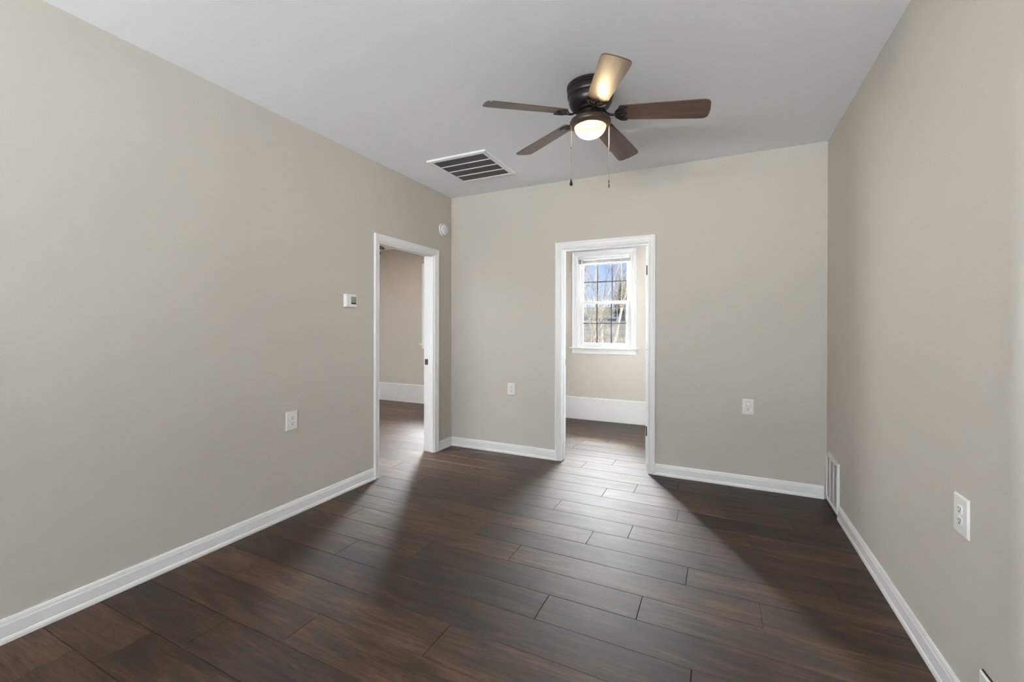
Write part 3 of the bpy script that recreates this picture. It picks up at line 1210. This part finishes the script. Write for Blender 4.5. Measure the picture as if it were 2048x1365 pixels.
fan2 = copy_tree(fan)  # its copied bulb stays lit, unseen, as added light for that room
fan2.location = (FAN2[0], FAN2[1], H2)
fan2.rotation_euler = (0, 0, math.radians(FAN2[2]))
fan2['label'] = 'dark fan blade tip showing under the ceiling of the next room, through the left doorway'


# ------------------------------------------------------------------ outdoors, beyond the far windows


def ground_z(x, y):
    t = min(1, max(0, (y - 14) / 46))
    s = t * t * (3 - 2 * t)
    return -0.75 + 4.9 * s + 0.25 * math.sin(x * 0.21 + y * 0.13) * min(1, max(0, (y - 8) / 12))


bm = bmesh.new()
ys_ = [-30, -14, -4, 3, 6.6, 8, 10, 12, 14] + [14 + 2.2 * k for k in range(1, 24)] + [75, 95, 130]
xs_ = [-90 + 3.5 * k for k in range(44)]
gv = [[bm.verts.new((x, y, ground_z(x, y))) for x in xs_] for y in ys_]
for r_ in range(len(ys_) - 1):
    for c_ in range(len(xs_) - 1):
        bm.faces.new((gv[r_][c_], gv[r_][c_ + 1], gv[r_ + 1][c_ + 1], gv[r_ + 1][c_]))
structure(link('ground', bm, M_HILL, smooth=True))


def grow(bm, p, d, length, rad, level, rng, maxlev, spread, n=5):
    pts, rads = [p.copy()], [rad]
    q = p.copy()
    dd = d.normalized()
    steps = 4 if level == 0 else 3
    kids = []
    for i in range(steps):
        dd = (dd + Vector((rng.uniform(-1, 1), rng.uniform(-1, 1), rng.uniform(-0.3, 0.6))) * 0.13).normalized()
        q = q + dd * (length / steps)
        pts.append(q.copy())
        rads.append(rad * (1 - 0.62 * (i + 1) / steps))
        if level < maxlev:
            if i > 0 or level > 0:
                nb = 1 if i < steps - 1 else 2
                if level >= 1:
                    nb += rng.randint(0, 1)
                for _ in range(nb):
                    kids.append((q.copy(), dd.copy(), rads[-1]))
    tube(bm, pts, rads, max(3, n - level), cap=False)
    for (kp, kd, kr) in kids:
        ax = Vector((rng.uniform(-1, 1), rng.uniform(-1, 1), rng.uniform(-1, 1))).normalized()
        nd = (kd + ax * spread * rng.uniform(0.6, 1.25) + Vector((0, 0, 0.12))).normalized()
        grow(bm, kp, nd, length * rng.uniform(0.48, 0.70), max(kr * rng.uniform(0.50, 0.75), 0.0045), level + 1, rng, maxlev, spread, n)


def tree(x, y, h, rad, seed, label, lean=(0, 0), maxlev=4, group=None, spread=0.62, stems=1, name='bare_tree', material=None, cat='tree'):
    rng = random.Random(seed)
    bm = bmesh.new()
    for s in range(stems):
        off = Vector((rng.uniform(-1, 1), rng.uniform(-1, 1), 0)) * rad * 1.6 if stems > 1 else Vector((0, 0, 0))
        ln = Vector((lean[0] + ((0.14 if s == 0 else -0.10) * (1 if stems == 2 else rng.uniform(-2.4, 2.4)) if stems > 1 else 0), lean[1], 1))
        grow(bm, Vector((0, 0, -0.1)) + off, ln, h * 0.52, rad * (0.8 if stems > 1 else 1), 0, rng, maxlev, spread, 7)
    o = link(name, bm, material or M_BARK, loc=(x, y, ground_z(x, y)), smooth=True)
    tag(o, label, cat, group)
    return o


def sight(px, y):
    """x of the picture column px at distance y, for setting the trees behind the window"""
    d = fw + r2 * ((px - 999.94) / f_px)
    return d.x / d.y * y


tree(sight(1214, 15.5), 15.5, 9.5, 0.078, 11, 'thick forked bare tree in the middle of the window view', lean=(-0.05, 0), stems=2, spread=0.8)
tree(sight(1168, 11.6), 11.6, 3.8, 0.055, 5, 'slim dark bare tree at the left edge of the window view', lean=(0.05, 0), material=M_TWIG)
tree(sight(1243, 20), 20, 6.0, 0.036, 23, 'bare tree with slanting branches at the right of the window view', lean=(0.16, 0))
tree(sight(1206, 10.6), 10.6, 2.2, 0.016, 31, 'thin many-stemmed bare bush below the middle of the window', stems=6, maxlev=2, name='bare_bush', material=M_TWIG, cat='bush')
tree(sight(1246, 13.4), 13.4, 2.0, 0.016, 37, 'thin many-stemmed bare bush at the lower right of the window', stems=6, maxlev=2, name='bare_bush', material=M_TWIG, cat='bush')
FAR = 'bare tree of the pale far row on the hillside'
for i, (px, y, h_, r_) in enumerate(((1182, 24, 7, .04), (1236, 30, 8, .045), (1205, 43, 11, .06), (1160, 50, 12, .06), (1228, 57, 12, .07), (1272, 64, 13, .07))):
    tree(sight(px, y), y, h_, r_, 50 + i, FAR, spread=0.8, group='bare trees of the far row')


def evergreen(x, y, h, r, seed, label):
    rng = random.Random(seed)
    z0 = ground_z(x, y)
    root = tag(empty('evergreen_tree', (x, y, z0)), label, 'tree')
    bm = bmesh.new()
    tube(bm, [(0, 0, -0.1), (0, 0, h * 0.5), (0, 0, h * 0.97)], [0.16, 0.1, 0.02], 7)
    link('trunk', bm, M_BARK, root)
    bm = bmesh.new()
    for k in range(2600):
        t = rng.random() ** 0.7
        z = h * (0.12 + 0.88 * t)
        rr = r * (1 - t) * rng.uniform(0.35, 1.0) + 0.05
        a = rng.uniform(0, 2 * math.pi)
        c = Vector((rr * math.cos(a), rr * math.sin(a), z - 0.2 * rr))
        L = rng.uniform(0.14, 0.30)
        d = Vector((math.cos(a), math.sin(a), rng.uniform(-0.5, 0.2))).normalized() * L
        s = Vector((-math.sin(a), math.cos(a), rng.uniform(-0.4, 0.4))).normalized() * L * 0.35
        u = Vector((0, 0, L * 0.18))
        v = [bm.verts.new(c + q) for q in (d, s, -d * 0.6, -s, u)]
        bm.faces.new((v[0], v[1], v[4]))
        bm.faces.new((v[1], v[2], v[4]))
        bm.faces.new((v[2], v[3], v[4]))
        bm.faces.new((v[3], v[0], v[4]))
    tag(link('needles', bm, M_PINE, root), kind='stuff')
    return root


evergreen(sight(1247, 38.5), 38.5, 3.4, 0.95, 3, 'dark green evergreen standing behind the bare branches on the right of the window view')
